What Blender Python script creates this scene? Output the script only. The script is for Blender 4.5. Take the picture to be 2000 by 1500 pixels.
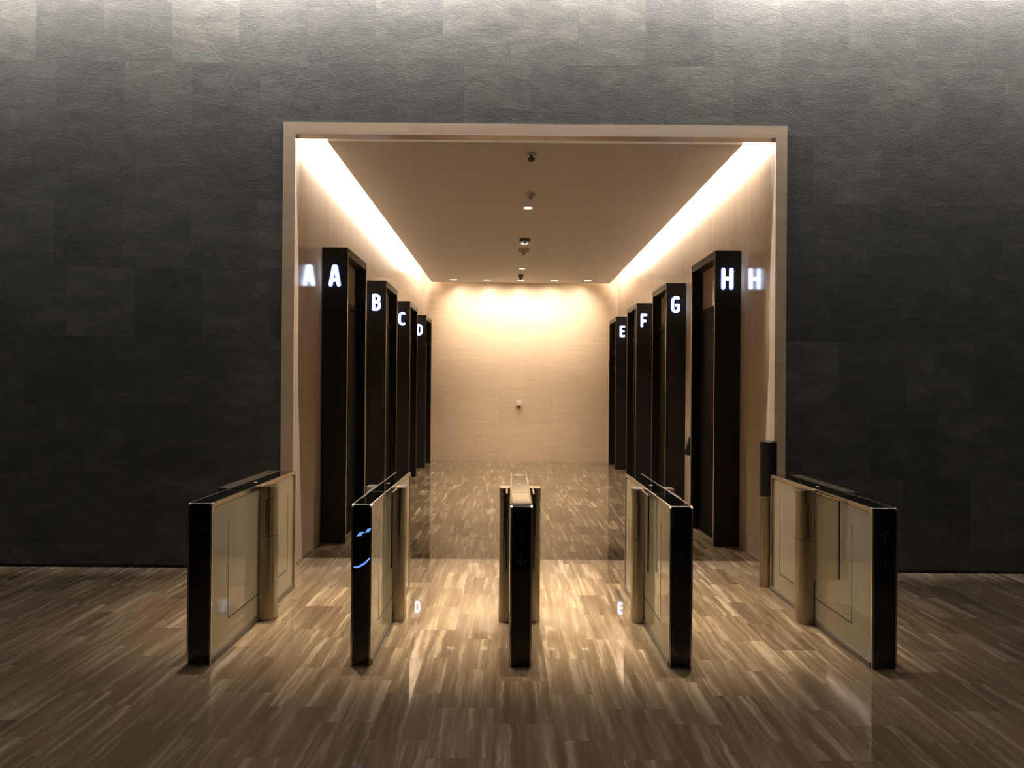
import bpy, bmesh, math, random
from mathutils import Vector, Matrix
random.seed(7)
SC = bpy.context.scene
for o in list(bpy.data.objects):
    bpy.data.objects.remove(o)
COL = SC.collection

# ------------------------------------------------------------------ camera
PITCH, YAW, ROLL, DIST, EYE = 0.0044, 0.0022, 0.0078, 7.7173, 1.70
def cam_setup():
    fwd = Vector((math.sin(YAW)*math.cos(PITCH), math.cos(YAW)*math.cos(PITCH), math.sin(PITCH)))
    right = Vector((math.cos(YAW), -math.sin(YAW), 0))
    up = right.cross(fwd)
    r2 = right*math.cos(ROLL) + up*math.sin(ROLL)
    u2 = -right*math.sin(ROLL) + up*math.cos(ROLL)
    cd = bpy.data.cameras.new('camera')
    cd.sensor_fit = 'HORIZONTAL'; cd.sensor_width = 36.0
    cd.lens = 1620.0/2000.0*36.0
    cd.clip_start = 0.05; cd.clip_end = 100
    co = bpy.data.objects.new('camera', cd); COL.objects.link(co)
    m = Matrix(((r2.x, u2.x, -fwd.x, 0), (r2.y, u2.y, -fwd.y, -DIST), (r2.z, u2.z, -fwd.z, EYE), (0, 0, 0, 1)))
    co.matrix_world = m
    SC.camera = co
cam_setup()

# ------------------------------------------------------------------ world, exposure
SC.view_settings.view_transform = 'Standard'
SC.view_settings.look = 'None'
SC.view_settings.exposure = 0.0
SC.view_settings.gamma = 1.0
SC.view_settings.use_curve_mapping = False
W = bpy.data.worlds.new('night'); SC.world = W; W.use_nodes = True
W.node_tree.nodes['Background'].inputs[0].default_value = (0.5, 0.55, 0.7, 1)
W.node_tree.nodes['Background'].inputs[1].default_value = 0.004

# light levels (watts) and colours
WARM = (1.0, 0.85, 0.65); COVE = (1.0, 0.87, 0.74); NEUT = (1.0, 0.93, 0.87)
P_COVE, P_COVE_END = 270, 16
P_ROW, P_HALL = 122, 640
P_POOL = 4300
P_WASH = 6900
P_AMB = 60
SLAB_Z = 4.10

def lamp(name, kind, loc, energy, color, target=None, **kw):
    d = bpy.data.lights.new(name, kind); d.energy = energy; d.color = color
    for k, v in kw.items(): setattr(d, k, v)
    o = bpy.data.objects.new(name, d); COL.objects.link(o); o.location = loc
    t = Vector(target) if target else Vector(loc) - Vector((0, 0, 1))
    o.rotation_euler = (t - Vector(loc)).to_track_quat('-Z', 'Y').to_euler()
    return o
# narrow ceiling spots over the gates, high in the lobby
for x in (-1.9, -0.66, 0.58, 1.82):
    lamp('gate_spot', 'SPOT', (x, -0.90, 10.70), P_POOL, (1.0, 0.83, 0.60), target=(x*0.72+0.06, -1.20, 0),
         spot_size=math.radians(24), spot_blend=1.0, shadow_soft_size=0.03)
# linear wall washer on the lobby wall, above the picture
for i in range(10):
    x = -8.1 + i*1.8
    o = lamp('wall_wash', 'AREA', (x, -0.27, 6.25), P_WASH/10.0*(1.0 + 0.25*math.sin(i*2.3)), NEUT, target=(x, 0.30, 6.24), shape='RECTANGLE', size=1.5, size_y=0.04)
# general dim lobby light
lamp('lobby_fill', 'SPOT', (0.2, -4.6, 10.6), P_AMB*3, (1.0, 0.84, 0.66), target=(0.2, -4.4, 0), spot_size=math.radians(62), spot_blend=1.0, shadow_soft_size=0.6)

# ------------------------------------------------------------------ materials
def newmat(name):
    m = bpy.data.materials.new(name); m.use_nodes = True
    nt = m.node_tree
    return m, nt, nt.nodes, nt.links, nt.nodes['Principled BSDF']
def N(nt, t, **kw):
    n = nt.nodes.new(t)
    for k, v in kw.items(): setattr(n, k, v)
    return n
def math_n(nt, op, a, b=None, c=None):
    n = nt.nodes.new('ShaderNodeMath'); n.operation = op
    for i, v in enumerate((a, b, c)):
        if v is None: continue
        if isinstance(v, (int, float)): n.inputs[i].default_value = v
        else: nt.links.new(v, n.inputs[i])
    return n.outputs[0]
def ramp(nt, fac, stops, interp='LINEAR'):
    n = nt.nodes.new('ShaderNodeValToRGB'); nt.links.new(fac, n.inputs[0])
    cr = n.color_ramp; cr.interpolation = interp
    while len(cr.elements) < len(stops): cr.elements.new(0.5)
    for e, (p, c) in zip(cr.elements, stops):
        e.position = p; e.color = (*c, 1) if len(c) == 3 else c
    return n.outputs[0]
def mixc(nt, fac, a, b, mode='MIX'):
    n = nt.nodes.new('ShaderNodeMix'); n.data_type = 'RGBA'; n.blend_type = mode
    for s, v in ((n.inputs[0], fac), (n.inputs[6], a), (n.inputs[7], b)):
        if isinstance(v, (int, float)): s.default_value = v
        elif isinstance(v, tuple): s.default_value = (*v, 1)
        else: nt.links.new(v, s)
    return n.outputs[2]
def simple(name, col, rough=0.5, metal=0.0, **kw):
    m, nt, ns, L, p = newmat(name)
    p.inputs['Base Color'].default_value = (*col, 1)
    p.inputs['Roughness'].default_value = rough
    p.inputs['Metallic'].default_value = metal
    for k, v in kw.items(): p.inputs[k].default_value = v
    # slight procedural variation in tone
    tc = N(nt, 'ShaderNodeTexCoord'); nz = N(nt, 'ShaderNodeTexNoise'); nz.inputs['Scale'].default_value = 3.0
    L.new(tc.outputs['Object'], nz.inputs['Vector'])
    c = mixc(nt, nz.outputs['Fac'], tuple(v*0.93 for v in col), tuple(min(1, v*1.07) for v in col))
    L.new(c, p.inputs['Base Color'])
    return m
def emit(name, col, s):
    m, nt, ns, L, p = newmat(name)
    p.inputs['Base Color'].default_value = (0, 0, 0, 1)
    p.inputs['Emission Color'].default_value = (*col, 1); p.inputs['Emission Strength'].default_value = s
    return m

def tile_coords(nt, ax_u, ax_v, w, h, u0, v0, stagger):
    """grid cells: v runs in rows of height h, u in cells of width w, each row shifted. returns cell noise value/colour, edge distance, position"""
    L = nt.links
    g = N(nt, 'ShaderNodeNewGeometry'); s = N(nt, 'ShaderNodeSeparateXYZ'); L.new(g.outputs['Position'], s.inputs[0])
    u = s.outputs['XYZ'.index(ax_u)]; v = s.outputs['XYZ'.index(ax_v)]
    vv = math_n(nt, 'DIVIDE', math_n(nt, 'SUBTRACT', v, v0), h)
    row = math_n(nt, 'FLOOR', vv); fv = math_n(nt, 'FRACT', vv)
    if stagger == 'random':
        wn = N(nt, 'ShaderNodeTexWhiteNoise', noise_dimensions='1D'); L.new(row, wn.inputs['W']); sh = wn.outputs['Value']
    else:
        sh = math_n(nt, 'MULTIPLY', math_n(nt, 'MODULO', math_n(nt, 'ADD', row, 300), 3.0 if stagger < 0.5 else 2.0), stagger)
    uu = math_n(nt, 'ADD', math_n(nt, 'DIVIDE', math_n(nt, 'SUBTRACT', u, u0), w), sh)
    cell = math_n(nt, 'FLOOR', uu); fu = math_n(nt, 'FRACT', uu)
    cv = N(nt, 'ShaderNodeCombineXYZ'); L.new(cell, cv.inputs[0]); L.new(row, cv.inputs[1])
    wn = N(nt, 'ShaderNodeTexWhiteNoise', noise_dimensions='3D'); L.new(cv.outputs[0], wn.inputs['Vector'])
    du = math_n(nt, 'MULTIPLY', math_n(nt, 'MINIMUM', fu, math_n(nt, 'SUBTRACT', 1.0, fu)), w)
    dv = math_n(nt, 'MULTIPLY', math_n(nt, 'MINIMUM', fv, math_n(nt, 'SUBTRACT', 1.0, fv)), h)
    return wn, math_n(nt, 'MINIMUM', du, dv), g.outputs['Position']
def shifted(nt, pos, wn, scale, amount=7.0):
    L = nt.links
    a = N(nt, 'ShaderNodeVectorMath', operation='SCALE'); L.new(wn.outputs['Color'], a.inputs[0]); a.inputs['Scale'].default_value = amount
    b = N(nt, 'ShaderNodeVectorMath', operation='ADD'); L.new(pos, b.inputs[0]); L.new(a.outputs[0], b.inputs[1])
    c = N(nt, 'ShaderNodeVectorMath', operation='MULTIPLY'); L.new(b.outputs[0], c.inputs[0]); c.inputs[1].default_value = scale
    return c.outputs[0]

def mat_floor():
    m, nt, ns, L, p = newmat('vein_cut_travertine')
    wn, edge, pos = tile_coords(nt, 'Y', 'X', 0.603, 0.30, 0.11, -0.07, 0.3333)
    # slow sideways wobble so that the veins wander
    wb = N(nt, 'ShaderNodeTexNoise'); wb.inputs['Scale'].default_value = 1.0; wb.inputs['Detail'].default_value = 6
    wb.inputs['Roughness'].default_value = 0.7; L.new(shifted(nt, pos, wn, (8.0, 7.0, 1.0), 5.0), wb.inputs['Vector'])
    wo = N(nt, 'ShaderNodeVectorMath', operation='SCALE'); L.new(wb.outputs['Color'], wo.inputs[0]); wo.inputs['Scale'].default_value = 0.045
    wa = N(nt, 'ShaderNodeVectorMath', operation='ADD'); L.new(pos, wa.inputs[0]); L.new(wo.outputs[0], wa.inputs[1])
    pos = wa.outputs[0]
    vec = shifted(nt, pos, wn, (19.0, 0.75, 1.0), 5.0)
    n1 = N(nt, 'ShaderNodeTexNoise'); n1.inputs['Scale'].default_value = 1.0; n1.inputs['Detail'].default_value = 9; n1.inputs['Roughness'].default_value = 0.60; n1.inputs['Distortion'].default_value = 0.15
    L.new(vec, n1.inputs['Vector'])
    base = ramp(nt, n1.outputs['Fac'], [(0.28, (0.120, 0.083, 0.053)), (0.42, (0.205, 0.150, 0.100)), (0.51, (0.262, 0.198, 0.134)), (0.56, (0.330, 0.258, 0.182)), (0.62, (0.500, 0.415, 0.305)), (0.74, (0.600, 0.520, 0.405))])
    vec2 = shifted(nt, pos, wn, (60.0, 1.6, 1.0), 9.0)
    n2 = N(nt, 'ShaderNodeTexNoise'); n2.inputs['Scale'].default_value = 1.0; n2.inputs['Detail'].default_value = 4; n2.inputs['Distortion'].default_value = 0.2
    L.new(vec2, n2.inputs['Vector'])
    fine = ramp(nt, n2.outputs['Fac'], [(0.3, (0.72, 0.69, 0.66)), (0.5, (1.0, 1.0, 1.0)), (0.72, (1.25, 1.23, 1.18))])
    sp = N(nt, 'ShaderNodeSeparateColor'); L.new(wn.outputs['Color'], sp.inputs[0])
    base = mixc(nt, math_n(nt, 'MULTIPLY', sp.outputs[1], 0.45), base, (0.255, 0.195, 0.135))
    c = mixc(nt, math_n(nt, 'MULTIPLY', sp.outputs[2], 0.75), base, fine, 'MULTIPLY')
    tone = ramp(nt, wn.outputs['Value'], [(0.0, (0.62, 0.595, 0.57)), (0.5, (0.80, 0.785, 0.76)), (1.0, (0.98, 0.96, 0.93))])
    c = mixc(nt, 1.0, c, tone, 'MULTIPLY')
    joint = math_n(nt, 'LESS_THAN', edge, 0.0011)
    c = mixc(nt, math_n(nt, 'MULTIPLY', joint, 0.45), c, (0.05, 0.035, 0.025))
    L.new(c, p.inputs['Base Color'])
    r = ramp(nt, n2.outputs['Fac'], [(0.3, (0.035,)*3), (0.7, (0.025,)*3)])
    L.new(r, p.inputs['Roughness'])
    p.inputs['IOR'].default_value = 1.50
    p.inputs['Specular IOR Level'].default_value = 0.13
    return m
def mat_slate():
    m, nt, ns, L, p = newmat('split_face_slate')
    wn, edge, pos = tile_coords(nt, 'X', 'Z', 0.632, 0.640, -3.616, 4.07-0.64*20, 'random')
    vec = shifted(nt, pos, wn, (2.2, 2.2, 4.8), 6.0)
    n1 = N(nt, 'ShaderNodeTexNoise'); n1.inputs['Scale'].default_value = 1.3; n1.inputs['Detail'].default_value = 9; n1.inputs['Roughness'].default_value = 0.68; n1.inputs['Distortion'].default_value = 0.5
    L.new(vec, n1.inputs['Vector'])
    base = ramp(nt, n1.outputs['Fac'], [(0.28, (0.027, 0.029, 0.026)), (0.5, (0.050, 0.051, 0.046)), (0.70, (0.085, 0.083, 0.074))])
    tone = ramp(nt, wn.outputs['Value'], [(0.0, (0.70, 0.71, 0.70)), (0.6, (0.98, 0.98, 0.97)), (1.0, (1.30, 1.27, 1.23))])
    c = mixc(nt, 1.0, base, tone, 'MULTIPLY')
    # thin pale veins
    v3 = shifted(nt, pos, wn, (0.9, 1.0, 3.2), 11.0)
    n3 = N(nt, 'ShaderNodeTexNoise'); n3.inputs['Scale'].default_value = 1.0; n3.inputs['Detail'].default_value = 3; n3.inputs['Distortion'].default_value = 1.6
    L.new(v3, n3.inputs['Vector'])
    vein = ramp(nt, math_n(nt, 'ABSOLUTE', math_n(nt, 'SUBTRACT', n3.outputs['Fac'], 0.56)), [(0.0, (1,)*3), (0.006, (0,)*3)])
    c = mixc(nt, math_n(nt, 'MULTIPLY', vein, 0.35), c, (0.13, 0.125, 0.11))
    joint = math_n(nt, 'LESS_THAN', edge, 0.0022)
    c = mixc(nt, math_n(nt, 'MULTIPLY', joint, 0.6), c, (0.03, 0.03, 0.028))
    L.new(c, p.inputs['Base Color'])
    p.inputs['Roughness'].default_value = 0.62
    n2 = N(nt, 'ShaderNodeTexNoise'); n2.inputs['Scale'].default_value = 1.0; n2.inputs['Detail'].default_value = 8; n2.inputs['Roughness'].default_value = 0.75
    v2 = shifted(nt, pos, wn, (34.0, 34.0, 60.0), 3.0); L.new(v2, n2.inputs['Vector'])
    h = math_n(nt, 'ADD', math_n(nt, 'MULTIPLY', n1.outputs['Fac'], 0.7), math_n(nt, 'MULTIPLY', n2.outputs['Fac'], 0.7))
    h = math_n(nt, 'ADD', h, math_n(nt, 'MULTIPLY', wn.outputs['Value'], 0.1))
    b = N(nt, 'ShaderNodeBump'); b.inputs['Strength'].default_value = 0.5; b.inputs['Distance'].default_value = 0.010
    L.new(h, b.inputs['Height']); L.new(b.outputs[0], p.inputs['Normal'])
    return m
def mat_lime(name, axes, col, rough=0.14, off=0.0, streak='h', spec=0.5):
    m, nt, ns, L, p = newmat(name)
    wn, edge, pos = tile_coords(nt, axes[0], axes[1], 1.26, 0.645, off, 0.20-0.645*10, 0.5)
    sc = {'h': (1.2, 1.2, 16.0), 'v': (9.0, 9.0, 0.9)}[streak]
    vec = shifted(nt, pos, wn, sc, 4.0)
    n1 = N(nt, 'ShaderNodeTexNoise'); n1.inputs['Scale'].default_value = 1.0; n1.inputs['Detail'].default_value = 5; n1.inputs['Distortion'].default_value = 0.3
    L.new(vec, n1.inputs['Vector'])
    c = ramp(nt, n1.outputs['Fac'], [(0.3, tuple(v*0.93 for v in col)), (0.5, col), (0.7, tuple(min(1, v*1.05) for v in col))])
    tone = ramp(nt, wn.outputs['Value'], [(0.0, (0.95, 0.945, 0.94)), (1.0, (1.03, 1.03, 1.03))])
    c = mixc(nt, 1.0, c, tone, 'MULTIPLY')
    joint = math_n(nt, 'LESS_THAN', edge, 0.0018)
    c = mixc(nt, math_n(nt, 'MULTIPLY', joint, 0.16), c, tuple(v*0.4 for v in col))
    L.new(c, p.inputs['Base Color'])
    p.inputs['Roughness'].default_value = rough
    p.inputs['Specular IOR Level'].default_value = spec
    return m
def mat_brushed(name, col, rough, axis='z'):
    m, nt, ns, L, p = newmat(name)
    tc = N(nt, 'ShaderNodeTexCoord'); mp = N(nt, 'ShaderNodeMapping'); L.new(tc.outputs['Object'], mp.inputs[0])
    mp.inputs['Scale'].default_value = (180, 180, 1.5)
    nz = N(nt, 'ShaderNodeTexNoise'); nz.inputs['Scale'].default_value = 1; nz.inputs['Detail'].default_value = 3; L.new(mp.outputs[0], nz.inputs['Vector'])
    c = mixc(nt, nz.outputs['Fac'], tuple(v*0.94 for v in col), tuple(min(1, v*1.05) for v in col)); L.new(c, p.inputs['Base Color'])
    p.inputs['Metallic'].default_value = 1.0
    L.new(ramp(nt, nz.outputs['Fac'], [(0.3, (rough*0.92,)*3), (0.7, (rough*1.08,)*3)]), p.inputs['Roughness'])
    return m
def mat_glass(name, tint, alpha):
    m, nt, ns, L, p = newmat(name)
    out = nt.nodes['Material Output']
    tr = N(nt, 'ShaderNodeBsdfTransparent'); tr.inputs[0].default_value = (*tint, 1)
    p.inputs['Base Color'].default_value = (0.45, 0.42, 0.36, 1); p.inputs['Roughness'].default_value = 0.03
    mx = N(nt, 'ShaderNodeMixShader'); mx.inputs[0].default_value = alpha
    L.new(tr.outputs[0], mx.inputs[1]); L.new(p.outputs[0], mx.inputs[2]); L.new(mx.outputs[0], out.inputs[0])
    return m
M = {}
M['floor'] = mat_floor(); M['slate'] = mat_slate()
LIME = (0.61, 0.495, 0.385)
M['lime_side'] = mat_lime('polished_limestone_side', ('Y', 'Z'), LIME, 0.13, 0.4, 'v')
M['lime_back'] = mat_lime('honed_limestone_end', ('X', 'Z'), (0.66, 0.53, 0.395), 0.35, -0.9, 'h', 0.3)
M['frame'] = mat_lime('limestone_frame', ('X', 'Z'), (0.62, 0.49, 0.365), 0.30, 0.3, 'h', 0.4)
M['plaster'] = simple('ceiling_plaster', (0.54, 0.51, 0.465), 0.7)
M['cove_white'] = simple('cove_white', (0.80, 0.74, 0.66), 0.8)
M['dark_ceiling'] = simple('lobby_ceiling_paint', (0.10, 0.10, 0.10), 0.8)
M['bronze'] = simple('dark_bronze_panel', (0.013, 0.012, 0.0115), 0.42, 0.0, **{'Specular IOR Level': 0.3})
M['door'] = simple('black_lift_door', (0.003, 0.003, 0.0032), 0.6, 0.0, **{'Specular IOR Level': 0.04})
M['transom'] = simple('beige_transom_glass', (0.50, 0.40, 0.31), 0.08, 0.0)
M['trim'] = simple('polished_edge_steel', (0.62, 0.56, 0.48), 0.22, 1.0)
M['black_glass'] = simple('black_glass', (0.0022, 0.0022, 0.0024), 0.025, 0.0, IOR=1.52)
M['side_glass'] = simple('back_painted_glass', (0.62, 0.60, 0.475), 0.05, 0.0, IOR=1.5)
M['steel'] = simple('satin_champagne_steel', (0.36, 0.315, 0.235), 0.30, 1.0)
M['chrome'] = simple('polished_steel', (0.74, 0.68, 0.58), 0.24, 1.0)
M['dark_steel'] = simple('dark_steel', (0.10, 0.09, 0.08), 0.35, 0.8)
M['kick'] = simple('grey_kick_strip', (0.20, 0.20, 0.21), 0.3, 0.3)
M['seam'] = simple('dark_seam', (0.02, 0.018, 0.014), 0.6)
M['rubber'] = simple('black_rubber', (0.004, 0.004, 0.004), 0.5)
M['wing'] = mat_glass('clear_wing_glass', (0.93, 0.90, 0.84), 0.16)
M['arrow'] = simple('grey_screen_print', (0.045, 0.048, 0.052), 0.5)
M['icon'] = simple('pale_icon', (0.45, 0.43, 0.40), 0.4)
M['letter'] = emit('letter_led', (0.62, 0.76, 1.0), 9.0)
M['rim'] = emit('blue_letter_rim', (0.10, 0.18, 1.0), 1.3)  # blue bloom round the letters, painted as a dim glow
M['blue'] = emit('blue_display', (0.16, 0.36, 1.0), 1.0)  # glow that stands in for blue reflections
M['lamp'] = emit('downlight_led', (1.0, 0.90, 0.74), 3.5)
M['cove_led'] = emit('cove_led', (1.0, 0.80, 0.56), 6.0)
M['reader'] = simple('grey_reader_glass', (0.06, 0.055, 0.05), 0.06)
M['white'] = simple('white_plastic', (0.72, 0.66, 0.56), 0.4)
M['beige_plastic'] = simple('beige_plastic', (0.30, 0.25, 0.20), 0.5)
M['dark_plastic'] = simple('dark_plastic', (0.05, 0.035, 0.028), 0.4)
M['black'] = simple('matt_black', (0.008, 0.0078, 0.0078), 0.45)

# ------------------------------------------------------------------ mesh helpers
class MB:
    def __init__(s): s.bm = bmesh.new()
    def box(s, x0, x1, y0, y1, z0, z1, bevel=0.0):
        r = bmesh.ops.create_cube(s.bm, size=1.0)
        vs = r['verts']
        bmesh.ops.scale(s.bm, verts=vs, vec=(abs(x1-x0), abs(y1-y0), abs(z1-z0)))
        bmesh.ops.translate(s.bm, verts=vs, vec=((x0+x1)/2, (y0+y1)/2, (z0+z1)/2))
        if bevel:
            es = {e for v in vs for e in v.link_edges}
            bmesh.ops.bevel(s.bm, geom=list(es), offset=bevel, segments=2, profile=0.5, affect='EDGES')
        return s
    def prism(s, pts, axis, a, b):
        """polygon pts (2D) extruded along axis from a to b"""
        def P(p, t): return {'X': (t, p[0], p[1]), 'Y': (p[0], t, p[1]), 'Z': (p[0], p[1], t)}[axis]
        va = [s.bm.verts.new(P(p, a)) for p in pts]; vb = [s.bm.verts.new(P(p, b)) for p in pts]
        n = len(pts)
        s.bm.faces.new(va); s.bm.faces.new(vb[::-1])
        for i in range(n): s.bm.faces.new((va[i], vb[i], vb[(i+1) % n], va[(i+1) % n]))
        return s
    def ring(s, outer, inner, axis, a, b):
        def P(p, t): return {'X': (t, p[0], p[1]), 'Y': (p[0], t, p[1]), 'Z': (p[0], p[1], t)}[axis]
        n = len(outer); V = [[s.bm.verts.new(P(p, t)) for p in q] for q in (outer, inner) for t in (a, b)]
        oa, ob, ia, ib = V
        for i in range(n):
            j = (i+1) % n
            s.bm.faces.new((oa[i], ob[i], ob[j], oa[j])); s.bm.faces.new((ia[i], ia[j], ib[j], ib[i]))
            s.bm.faces.new((oa[i], oa[j], ia[j], ia[i])); s.bm.faces.new((ob[i], ib[i], ib[j], ob[j]))
        return s
    def lathe(s, prof, n=32, c=(0, 0, 0)):
        rings = []
        for r, z in prof:
            rings.append([s.bm.verts.new((c[0]+r*math.cos(2*math.pi*k/n), c[1]+r*math.sin(2*math.pi*k/n), c[2]+z)) for k in range(n)])
        for a, b in zip(rings, rings[1:]):
            for k in range(n): s.bm.faces.new((a[k], a[(k+1) % n], b[(k+1) % n], b[k]))
        s.bm.faces.new(rings[0][::-1]); s.bm.faces.new(rings[-1])
        return s
    def stroke(s, pts, w, y0, y1, cap=True, x0=0, z0=0):
        """thick rounded 2D polyline in the XZ plane, extruded from y0 to y1"""
        for a, b in zip(pts, pts[1:]):
            d = math.hypot(b[0]-a[0], b[1]-a[1]); 
            if d < 1e-6: continue
            ang = math.atan2(b[1]-a[1], b[0]-a[0]); o = []
            k = 7 if cap else 1
            if cap:
                for i in range(k+1):
                    t = ang + math.pi/2 + math.pi*i/k; o.append((a[0]+w/2*math.cos(t)+x0, a[1]+w/2*math.sin(t)+z0))
                for i in range(k+1):
                    t = ang - math.pi/2 + math.pi*i/k; o.append((b[0]+w/2*math.cos(t)+x0, b[1]+w/2*math.sin(t)+z0))
            else:
                nx, nz = -math.sin(ang)*w/2, math.cos(ang)*w/2
                o = [(a[0]+nx+x0, a[1]+nz+z0), (a[0]-nx+x0, a[1]-nz+z0), (b[0]-nx+x0, b[1]-nz+z0), (b[0]+nx+x0, b[1]+nz+z0)]
            s.prism(o, 'Y', y0, y1)
        return s
    def build(s, name, mat, parent=None, loc=None, smooth=False):
        bmesh.ops.recalc_face_normals(s.bm, faces=s.bm.faces[:])
        me = bpy.data.meshes.new(name); s.bm.to_mesh(me); s.bm.free()
        me.materials.append(mat)
        if smooth:
            for p in me.polygons: p.use_smooth = max(abs(v) for v in p.normal) < 0.9995   # flats stay flat
            me.set_sharp_from_angle(angle=math.radians(35))
        o = bpy.data.objects.new(name, me); COL.objects.link(o)
        if parent: o.parent = parent
        if loc: o.location = loc
        return o
def tag(o, label=None, cat=None, group=None, kind=None):
    if label: o['label'] = label
    if cat: o['category'] = cat
    if group: o['group'] = group
    if kind: o['kind'] = kind
    return o
def empty(name, loc, label, cat, group=None):
    o = bpy.data.objects.new(name, None); COL.objects.link(o); o.location = loc
    o.empty_display_size = 0.1
    return tag(o, label, cat, group)
def struct(name, mb, mat, label=None):
    o = mb.build(name, mat); o['kind'] = 'structure'
    if label: o['label'] = label
    return o
def box(*a, **k): return MB().box(*a, **k)

# ------------------------------------------------------------------ the setting
HL, HR = -2.045, 2.490        # hall side walls
YE = 11.526                   # hall end wall
LX, LY = 9.0, -13.0
struct('floor', box(-LX, LX, LY, YE, -0.12, 0), M['floor'])
# slate lobby wall in three blocks round the opening
mb = MB(); mb.box(-LX, -2.13, 0.012, 0.30, 0.03, 10.8); mb.box(2.566, LX, 0.012, 0.30, 0.03, 10.8); mb.box(-2.13, 2.566, 0.012, 0.30, 4.157, 10.8)
struct('wall_front', mb, M['slate'])
mb = MB(); mb.box(-LX, -2.13, 0.03, 0.06, 0.0, 0.029); mb.box(2.566, LX, 0.03, 0.06, 0.0, 0.029)
struct('baseboard_front', mb, M['black'])
struct('wall_lobby_left', box(-LX-0.2, -LX, LY, 0.3, 0, 10.8), M['slate'])
struct('wall_lobby_right', box(LX, LX+0.2, LY, 0.3, 0, 10.8), M['slate'])
struct('wall_rear', box(-LX, LX, LY-0.2, LY, 0, 10.8), M['dark_ceiling'])
struct('ceiling_lobby', box(-LX, LX, LY, 0.3, 10.8, 10.95), M['dark_ceiling'])
# cornice that hides the wall washer (above the picture)
mb = MB(); mb.box(-LX, LX, -0.31, 0.012, 6.32, 6.40); mb.box(-LX, LX, -0.31, -0.29, 6.20, 6.32)
struct('trim_1', mb, M['dark_ceiling'])
struct('trim_3', box(-LX, LX, -0.004, 0.011, 5.72, 6.318), M['black'])  # unseen black board, added to cut wall washer bounce off the slate
# stone portal frame: one continuous frame round the opening
mb = MB()
mb.box(-2.13, -2.017, 0.0, 0.155, 0, 4.048); mb.box(2.462, 2.566, 0.0, 0.155, 0, 4.048); mb.box(-2.13, 2.566, 0.0, 0.155, 4.048, 4.157)
struct('trim_2', mb, M['frame'])
# hall
TOPZ = 4.52
struct('wall_left', box(-2.30, HL, 0.155, YE, 0, TOPZ), M['lime_side'])
struct('wall_right', box(HR, 2.75, 0.155, YE, 0, TOPZ), M['lime_side'])
struct('wall_back', box(-2.30, 2.75, YE, YE+0.2, 0, TOPZ), M['lime_back'])
struct('ceiling_upper', box(-2.30, 2.75, 0.155, YE+0.2, TOPZ, TOPZ+0.1), M['cove_white'])
struct('wall_header', box(-2.30, 2.75, 0.157, 0.30, 4.10, TOPZ), M['cove_white'])
SL, SR, SF, SB = -1.808, 2.262, 0.40, 11.24
ST = SLAB_Z + 0.10
struct('ceiling', box(SL, SR, SF, SB, SLAB_Z, ST), M['plaster'])

# cove LED strips lying on the suspended ceiling, behind its edge
def cove(name, x0, x1, y0, y1, label, z0=ST+0.001, h=0.22):
    o = box(x0, x1, y0, y1, z0, z0+h).build(name, M['cove_led']); tag(o, label, 'light strip', 'cove light strips above the hall ceiling'); return o
cove('cove_light_strip', SL+0.055, SL+0.07, SF+0.1, SB-0.1, 'warm cove light strip hidden above the ceiling edge along the left hall wall')
cove('cove_light_strip', SR-0.07, SR-0.055, SF+0.1, SB-0.1, 'warm cove light strip hidden above the ceiling edge along the right hall wall')
for k in range(4):
    yc = SF + (k+0.5)*(SB-SF)/4
    lamp('cove_lamp', 'AREA', (SL+0.05, yc, ST+0.15), P_COVE/4, COVE, target=(HL, yc, ST-0.05), shape='RECTANGLE', size=(SB-SF)/4, size_y=0.14)
    lamp('cove_lamp', 'AREA', (SR-0.05, yc, ST+0.15), P_COVE/4, COVE, target=(HR, yc, ST-0.05), shape='RECTANGLE', size=(SB-SF)/4, size_y=0.14)
lamp('cove_lamp', 'AREA', (0.22, SF+0.05, ST+0.05), P_COVE_END, COVE, target=(0.22, 0.30, ST+0.03), shape='RECTANGLE', size=4.0, size_y=0.06)

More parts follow.
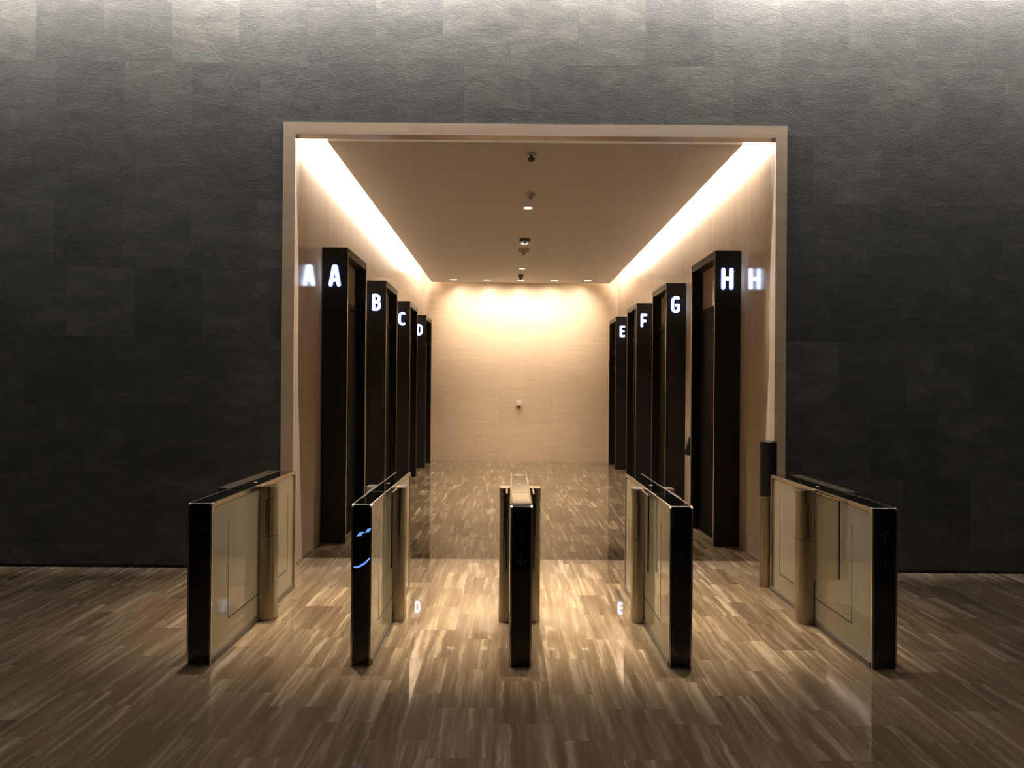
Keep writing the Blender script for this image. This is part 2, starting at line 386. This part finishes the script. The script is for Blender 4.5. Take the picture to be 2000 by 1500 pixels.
# ------------------------------------------------------------------ letters
def arc(cx, cz, rx, rz, a0, a1, n=10):
    return [(cx+rx*math.cos(math.radians(a0+(a1-a0)*i/n)), cz+rz*math.sin(math.radians(a0+(a1-a0)*i/n))) for i in range(n+1)]
LW = 0.036; hx, hz = 0.044, 0.097
GLYPH = {
 'A': [[(-hx, -hz), (-0.010, hz)], [(-0.010, hz), (0.010, hz)], [(hx, -hz), (0.010, hz)], [(-0.03, -0.045), (0.03, -0.045)]],
 'B': [[(-hx+.004, -hz), (-hx+.004, hz)], [(-hx, hz), (0.0, hz)] + arc(0.0, 0.052, 0.036, 0.045, 90, -90) + [(-hx, 0.007)], [(-hx, 0.007), (0.0, 0.007)] + arc(0.0, -0.045, 0.043, 0.052, 90, -90) + [(-hx, -hz)]],
 'C': [[(0.036, 0.088)] + arc(0.008, 0.045, 0.052, 0.052, 75, 180, 8) + arc(0.008, -0.045, 0.052, 0.052, 180, 285, 8) + [(0.036, -0.088)]],
 'D': [[(-hx+.004, -hz), (-hx+.004, hz)], [(-hx, hz)] + arc(-0.008, 0.035, 0.052, 0.062, 90, 0, 8) + arc(-0.008, -0.035, 0.052, 0.062, 0, -90, 8) + [(-hx, -hz)]],
 'E': [[(0.036, hz), (-0.036, hz), (-0.036, -hz), (0.036, -hz)], [(-0.036, 0.0), (0.026, 0.0)]],
 'F': [[(0.036, hz), (-0.036, hz), (-0.036, -hz)], [(-0.036, -0.006), (0.026, -0.006)]],
 'G': [[(0.036, 0.090)] + arc(0.006, 0.045, 0.050, 0.052, 70, 180, 8) + arc(0.000, -0.045, 0.044, 0.052, 180, 300, 8) + [(0.040, -0.075), (0.040, -0.008), (0.008, -0.008)]],
 'H': [[(-hx, -hz), (-hx, hz)], [(hx, -hz), (hx, hz)], [(-hx, 0.0), (hx, 0.0)]],
}

# ------------------------------------------------------------------ lift portals
EH, EW = 3.205, 1.165
def lift_portal(side, y0, ch, label):
    """side -1: on the left wall, +1: on the right wall; local x = distance out of the wall, local y = into the hall"""
    xw = HL if side < 0 else HR
    xe = -1.7704 if side < 0 else 2.2122
    d = abs(xe - xw)                       # how far it stands out
    t = empty('lift_portal', (xw, y0, 0), label, 'lift portal', 'lift portals along the hall')
    sx = 1 if side < 0 else -1             # out-of-wall direction
    def B(x0, x1, *r, **k): return box(sx*x0, sx*x1, *r, **k)
    JT, LT = 0.045, 0.085
    for ya in (0.0, EW-JT):
        sp = B(0.002, d, ya, ya+JT, 0.0, EH, bevel=0.002).build('side_panel', M['bronze'], t)
    B(0.002, d-0.001, JT+0.001, EW-JT-0.001, EH-LT, EH, bevel=0.002).build('lintel', M['bronze'], t)
    rec = d-0.125; rd = d-0.080
    B(rec-0.03, rec, JT+0.001, EW-JT-0.001, 2.645, EH-LT-0.001).build('transom_panel', M['transom'], t)
    B(0.01, rd, JT+0.001, EW-JT-0.001, 2.585, 2.644).build('door_header', M['door'], t)
    mid = EW/2
    for k, (a, b) in enumerate(((JT+0.002, mid-0.002), (mid+0.002, EW-JT-0.002))):
        B(rd-0.05, rd-0.010, a, b, 0.012, 2.584).build('door_leaf', M['door'], t)
    B(0.01, rd-0.002, JT+0.001, EW-JT-0.001, 0.0, 0.010).build('door_sill', M['dark_steel'], t)
    B(d+0.0005, d+0.004, 0.006, 0.020, 0.0, 2.645).build('edge_trim', M['trim'], t)
    B(d+0.0005, d+0.004, EW-0.018, EW-0.006, 0.0, EH).build('edge_trim', M['trim'], t)
    B(0.003, d-0.002, -0.003, -0.0005, 0.0, 0.10).build('kick_plate', M['bronze'], t)
    cx = (-1.906 if side < 0 else 2.342) - xw
    g = MB()
    for pl in GLYPH[ch]: g.stroke(pl, LW, -0.012, -0.0048, x0=cx, z0=2.897)
    g2 = MB()
    for pl in GLYPH[ch]: g2.stroke(pl, LW+0.016, -0.0045, -0.001, x0=cx, z0=2.897)  # wider glowing shape behind the letter, added for its halo
    g2.build('letter_rim', M['rim'], t)
    lt = g.build('letter', M['letter'], t)
    lt['label'] = 'glowing white letter ' + ch
    return t
DY = 2.7993; Y0 = 1.2575
for k, ch in enumerate('ABCD'):
    pos = ['nearest the entrance', 'second from the entrance', 'third from the entrance', 'nearest the end wall'][k]
    lift_portal(-1, Y0+k*DY, ch, 'dark bronze lift portal with glowing letter %s on left wall %s' % (ch, pos))
for k, ch in enumerate('HGFE'):
    pos = ['nearest the entrance', 'second from the entrance', 'third from the entrance', 'nearest the end wall'][k]
    lift_portal(1, Y0+k*DY, ch, 'dark bronze lift portal with glowing letter %s on right wall %s' % (ch, pos))

# lift call panel on the right wall
t = empty('call_panel', (HR, 3.60, 0.79), 'small dark wedge-shaped lift call panel on the right wall between portals H and G', 'call panel')
MB().prism([(-0.001, 0.0), (-0.001, 0.25), (-0.02, 0.25), (-0.075, 0.04), (-0.06, 0.0)], 'Y', 0, 0.13).build('housing', M['black'], t)
MB().prism([(-0.023, 0.245), (-0.0755, 0.045), (-0.078, 0.047), (-0.0255, 0.247)], 'Y', 0.02, 0.11).build('button_plate', M['dark_steel'], t)

# thermostat on the end wall
t = empty('wall_sensor', (0.206, YE, 1.29), 'small white box sensor mounted on the middle of the end wall', 'wall sensor')
box(-0.055, 0.055, -0.075, -0.001, 0.0, 0.095, bevel=0.006).build('housing', M['white'], t)
box(-0.020, 0.020, -0.05, -0.01, -0.03, -0.001).build('bracket', M['dark_plastic'], t)

# ------------------------------------------------------------------ turnstiles
TF, TL, TH = -2.663, 1.985, 0.983
def rr(y0, y1, z0, z1, r, n=6, rb=0.0):
    """rounded-top profile in (y,z), counter-clockwise"""
    p = [(y0, z0), (y1, z0)]
    p += [(y1-r+r*math.cos(a), z1-r+r*math.sin(a)) for a in [math.pi/2*i/n for i in range(n+1)]]
    p += [(y0+r+r*math.cos(a), z1-r+r*math.sin(a)) for a in [math.pi/2+math.pi/2*i/n for i in range(n+1)]]
    return p
def post_outline(p, hy, r, s):
    o = [(0, -hy)] + [(p-r+r*math.cos(a), -hy+r+r*math.sin(a)) for a in [-math.pi/2+math.pi/2*i/6 for i in range(7)]]
    o += [(p-r+r*math.cos(a), hy-r+r*math.sin(a)) for a in [math.pi/2*i/6 for i in range(7)]] + [(0, hy)]
    return [(s*x, y) for x, y in o]
def turnstile(xc, w, label, posts, wings, guard=0, blue=False):
    t = empty('turnstile', (xc, TF, 0), label, 'turnstile', 'turnstiles in a row before the lift hall')
    h = w/2; gi = h-0.011                      # core half width
    MB().prism(rr(0.0015, TL-0.0015, 0.0, TH-0.001, 0.030, n=10), 'X', -gi, gi).build('black_glass_shell', M['black_glass'], t, smooth=True)
    for s in (-1, 1):
        # side glass
        MB().prism(rr(0.03, TL-0.10, 0.045, TH-0.034, 0.022), 'X', s*(gi+0.0005), s*(h-0.003)).build('side_glass', M['side_glass'], t, smooth=True)
        MB().ring(rr(0.0, TL, 0.0, TH, 0.036), rr(0.026, TL-0.026, 0.044, TH-0.030, 0.022), 'X', s*(gi+0.0005), s*h).build('edge_frame', M['chrome'], t, smooth=True)
        MB().box(s*(gi+0.0005), s*(h-0.002), TL-0.095, TL-0.066, 0.046, TH-0.04).box(s*(gi+0.0005), s*(h-0.002), TL-0.052, TL-0.030, 0.046, TH-0.04).build('end_strip', M['steel'], t)
        box(s*(h+0.0003), s*(h+0.004), 0.02, TL-0.02, 0.0, 0.036).build('kick_strip', M['kick'], t)
        a, b, z0, z1, q = 0.31, 1.74, 0.195, 0.83, 0.003
        sm = MB(); sm.box(s*(h-0.0029), s*(h-0.002), a-q, a+q, z0, z1).box(s*(h-0.0029), s*(h-0.002), b-q, b+q, z0, z1).box(s*(h-0.0029), s*(h-0.002), a, b, z0-q, z0+q)
        sm.build('panel_seam', M['seam'], t)
    # top and front details
    box(-gi+0.004, gi-0.004, TF*0+0.62, 0.624, TH+0.0002, TH+0.0012).build('top_seam', M['dark_steel'], t)
    box(-gi+0.004, gi-0.004, -0.0012, -0.0002, 0.928, 0.932).build('front_seam', M['dark_steel'], t)
    box(-0.012, 0.012, 1.09, 1.12, TH+0.0002, TH+0.0015).build('status_icon', M['icon'], t)
    if 0 < xc < 0.5: box(-0.038, 0.038, 1.64, 1.83, TH+0.0002, TH+0.0012).build('reader_plate', M['reader'], t)
    for nm, z0, d in (('up', 0.845, 1), ('down', 0.620, -1)):
        g = MB(); g.stroke([(0, 0), (0, -0.078*d)], 0.0055, -0.0015, -0.0003, z0=z0)
        for s in (-1, 1):
            g.stroke([(0, 0), (s*0.016, -0.012*d), (s*0.031, -0.034*d)], 0.0055, -0.0015, -0.0003, z0=z0)
        o = g.build('arrow_mark', M['arrow'], t); o['label'] = 'faint grey arrow pointing ' + nm
    if blue:  # reflections in the black front, painted as glowing shapes
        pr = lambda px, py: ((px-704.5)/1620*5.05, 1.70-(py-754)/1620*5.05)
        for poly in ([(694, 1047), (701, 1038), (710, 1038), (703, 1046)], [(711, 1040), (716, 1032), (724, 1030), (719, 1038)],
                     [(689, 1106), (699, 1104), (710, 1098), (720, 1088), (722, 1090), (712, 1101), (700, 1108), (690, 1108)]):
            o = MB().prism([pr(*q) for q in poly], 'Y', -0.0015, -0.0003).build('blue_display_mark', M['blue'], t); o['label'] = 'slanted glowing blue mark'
    for s, p in posts:
        yc = 1.035; hy = 0.085
        def P(z0, z1, dp=0.0, dh=0.0):
            m_ = MB(); pts = [(x+s*(h+0.0045), y+yc) for x, y in post_outline(p-dp-0.0045, hy-dh, min(0.045, p*0.5), s)]
            return m_.prism(pts, 'Z', z0, z1)
        ph = P(0.0, 0.606).build('gate_post', M['steel'], t, smooth=True)
        P(0.609, 0.876, 0.002, 0.002).build('hinge_drum', M['steel'], ph, smooth=True)
        P(0.879, 0.962).build('post_head', M['steel'], ph, smooth=True)
        P(0.9622, 0.972).build('post_cap', M['chrome'], ph, smooth=True)
        xs = s*(h+p*0.50)
        box(xs-0.004, xs+0.004, yc-hy-0.0015, yc-hy+0.0005, 0.625, 0.868).build('hinge_slot', M['rubber'], ph)
    for s, L in wings:
        xw = s*(h+0.026)
        ya, yb = 1.035-0.087, 1.035-0.087-L
        g = MB().prism([(ya, 0.33), (yb+0.03, 0.432), (yb+0.012, 0.437), (yb+0.006, 0.45), (yb+0.006, 0.965), (ya, 0.965)], 'X', xw-0.005, xw+0.005).build('glass_wing', M['wing'], t)
        MB().box(xw-0.0055, xw+0.0055, yb-0.004, yb+0.0055, 0.445, 0.962).build('edge_seal', M['rubber'], g)
        box(xw-0.006, xw+0.006, yb+0.0, ya, 0.9655, 0.970).build('top_clip', M['chrome'], g)
    if guard:
        s = guard
        a, b = h+0.0045, h+0.092
        og = box(s*a, s*b, 0.86, 1.97, 0.0, TH-0.004, bevel=0.003).build('outer_housing', M['steel'], t)
        box(s*a, s*(b-0.002), 0.78, 0.858, 0.0, TH-0.003, bevel=0.003).build('outer_post', M['black'], t)
        box(s*(a+0.002), s*(b-0.002), 0.868, 1.96, TH-0.0035, TH-0.001).build('top_plate', M['steel'], og)
    return t
turnstile(-1.882, 0.147, 'black glass turnstile at left end of the row, beside the slate wall', [(1, 0.105)], [], guard=-1)
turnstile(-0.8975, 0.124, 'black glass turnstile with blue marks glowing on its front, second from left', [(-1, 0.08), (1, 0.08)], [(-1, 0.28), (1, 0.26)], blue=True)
turnstile(0.076, 0.134, 'middle black glass turnstile of the five, its top bright with reflection', [(-1, 0.08), (1, 0.085)], [(-1, 0.28), (1, 0.28)])
turnstile(1.0505, 0.141, 'black glass turnstile second from right, beside the wide lane', [(-1, 0.08), (1, 0.08)], [(-1, 0.32), (1, 0.48)])
turnstile(2.2925, 0.153, 'black glass turnstile at right end of the row, with long open glass wing', [(-1, 0.10)], [(-1, 0.50)], guard=1)

# reader bollard by the right jamb
t = empty('reader_bollard', (2.241, -0.535, 0), 'slim round bollard, black above and brushed steel below, beside the right door jamb', 'bollard')
MB().lathe([(0.0715, 0.0), (0.0715, 0.775), (0.069, 0.778)], 40).build('lower_tube', M['steel'], t, smooth=True)
MB().lathe([(0.069, 0.7785), (0.0715, 0.782), (0.0715, 1.247), (0.067, 1.252)], 40).build('upper_tube', M['black'], t, smooth=True)
MB().lathe([(0.060, 1.2522), (0.060, 1.256)], 40).build('cap', M['dark_steel'], t, smooth=True)

# ------------------------------------------------------------------ ceiling fittings
ZC = SLAB_Z
def downlight_round(x, y, r, label, power, group):
    t = empty('downlight', (x, y, ZC), label, 'ceiling light', group)
    MB().lathe([(r+0.014, -0.0005), (r+0.014, -0.006), (r, -0.008), (r, -0.0006)], 32).build('trim_ring', M['beige_plastic'], t, smooth=True)
    MB().lathe([(r-0.002, -0.0085), (r-0.004, -0.011)], 32).build('diffuser', M['lamp'], t)
    lamp('downlight_lamp', 'SPOT', (x, y, ZC-0.03), power, WARM, spot_size=math.radians(105), spot_blend=0.9, shadow_soft_size=0.05)
for y, lab in ((3.304, 'round recessed downlight on the ceiling centre line, nearest the entrance'), (6.041, 'round recessed downlight on the ceiling centre line, middle of the three'), (8.935, 'round recessed downlight on the ceiling centre line, nearest the end wall')):
    downlight_round(0.218, y, 0.062, lab, P_HALL, 'centre line downlights')
names = ['leftmost of the row of five', 'second from left in the row of five', 'in the middle of the row of five', 'second from right in the row of five', 'rightmost of the row of five']
for x, lab in zip((-1.279, -0.526, 0.222, 0.967, 1.711), names):
    y = 10.735
    t = empty('wall_washer', (x, y, ZC), 'rectangular downlight close to the end wall, ' + lab, 'ceiling light', 'downlights along the end wall')
    MB().ring([(-0.09, -0.075), (0.09, -0.075), (0.09, 0.075), (-0.09, 0.075)], [(-0.078, -0.063), (0.078, -0.063), (0.078, 0.063), (-0.078, 0.063)], 'Z', -0.008, -0.0005).build('trim_frame', M['beige_plastic'], t)
    box(-0.076, 0.076, -0.061, 0.061, -0.007, -0.001).build('diffuser', M['lamp'], t)
    lamp('washer_lamp', 'SPOT', (x, y, ZC-0.03), P_ROW, WARM, target=(x*0.75+0.05, YE, 3.0), spot_size=math.radians(118), spot_blend=1.0, shadow_soft_size=0.05)
# sprinkler / camera with dark dome nearest the entrance
t = empty('dome_camera', (0.199, 0.78, ZC), 'small dark dome camera hanging under the ceiling nearest the entrance', 'camera')
MB().lathe([(0.058, -0.0005), (0.058, -0.006), (0.03, -0.012)], 32).build('ceiling_plate', M['beige_plastic'], t, smooth=True)
MB().lathe([(0.013, -0.0122), (0.013, -0.045)], 24).build('neck', M['dark_plastic'], t, smooth=True)
MB().lathe([(0.036, -0.0455), (0.040, -0.055), (0.034, -0.070), (0.018, -0.081), (0.004, -0.084)], 32).build('dome', M['dark_plastic'], t, smooth=True)
def detector(name, x, y, r, h, mat, label, cat, dark=True):
    t = empty(name, (x, y, ZC), label, cat)
    MB().lathe([(r, -0.0005), (r, -h*0.45), (r*0.75, -h*0.8), (r*0.35, -h)], 32).build('housing', mat, t, smooth=True)
    if dark: MB().lathe([(r*0.30, -h-0.0003), (r*0.22, -h-0.016)], 24).build('sensor_head', M['dark_plastic'], t, smooth=True)
    return t
detector('smoke_detector', 0.234, 2.50, 0.055, 0.06, M['beige_plastic'], 'round smoke detector with dark tip, just before the first centre downlight', 'smoke detector')
t = empty('access_cover', (0.228, 2.90, ZC), 'faint round cover plate flush in the ceiling between smoke detector and first centre downlight', 'cover plate')
MB().lathe([(0.105, -0.0004), (0.105, -0.004), (0.098, -0.006)], 36).build('plate', M['plaster'], t)
t = empty('ceiling_speaker', (0.219, 5.66, ZC), 'dark flat fitting with small nozzle just before the middle centre downlight', 'ceiling fitting')
MB().lathe([(0.088, -0.0005), (0.088, -0.040), (0.080, -0.046)], 36).build('housing', M['dark_plastic'], t, smooth=True)
MB().lathe([(0.022, -0.0465), (0.018, -0.070)], 20).build('nozzle', M['black'], t, smooth=True)
detector('smoke_detector', 0.217, 6.62, 0.10, 0.075, M['beige_plastic'], 'wide round smoke detector just beyond the middle centre downlight', 'smoke detector')
detector('smoke_detector', 0.206, 9.88, 0.055, 0.095, M['dark_plastic'], 'dark cone-shaped detector just before the row of five downlights', 'smoke detector')
for x, lab in ((0.193, 'left one of the tiny pale square caps beyond the wide smoke detector'), (0.268, 'right one of the tiny pale square caps beyond the wide smoke detector')):
    tag(box(-0.022, 0.022, -0.022, 0.022, -0.006, -0.0005).build('cover_square', M['white'], loc=(x, 7.09, ZC)), lab, 'ceiling cover', 'small square caps on the ceiling')
for x, y, lab in ((-1.018, 3.105, 'small round sprinkler cover on the left of the ceiling near the entrance'), (1.601, 3.128, 'small round sprinkler cover on the right of the ceiling near the entrance'), (-1.025, 7.041, 'small round sprinkler cover on the left of the ceiling towards the end wall'), (1.590, 7.022, 'small round sprinkler cover on the right of the ceiling towards the end wall')):
    tag(MB().lathe([(0.038, -0.0005), (0.038, -0.007), (0.033, -0.010)], 28).build('sprinkler_cover', M['white'], loc=(x, y, ZC), smooth=True), lab, 'sprinkler cover', 'sprinkler covers on the hall ceiling')
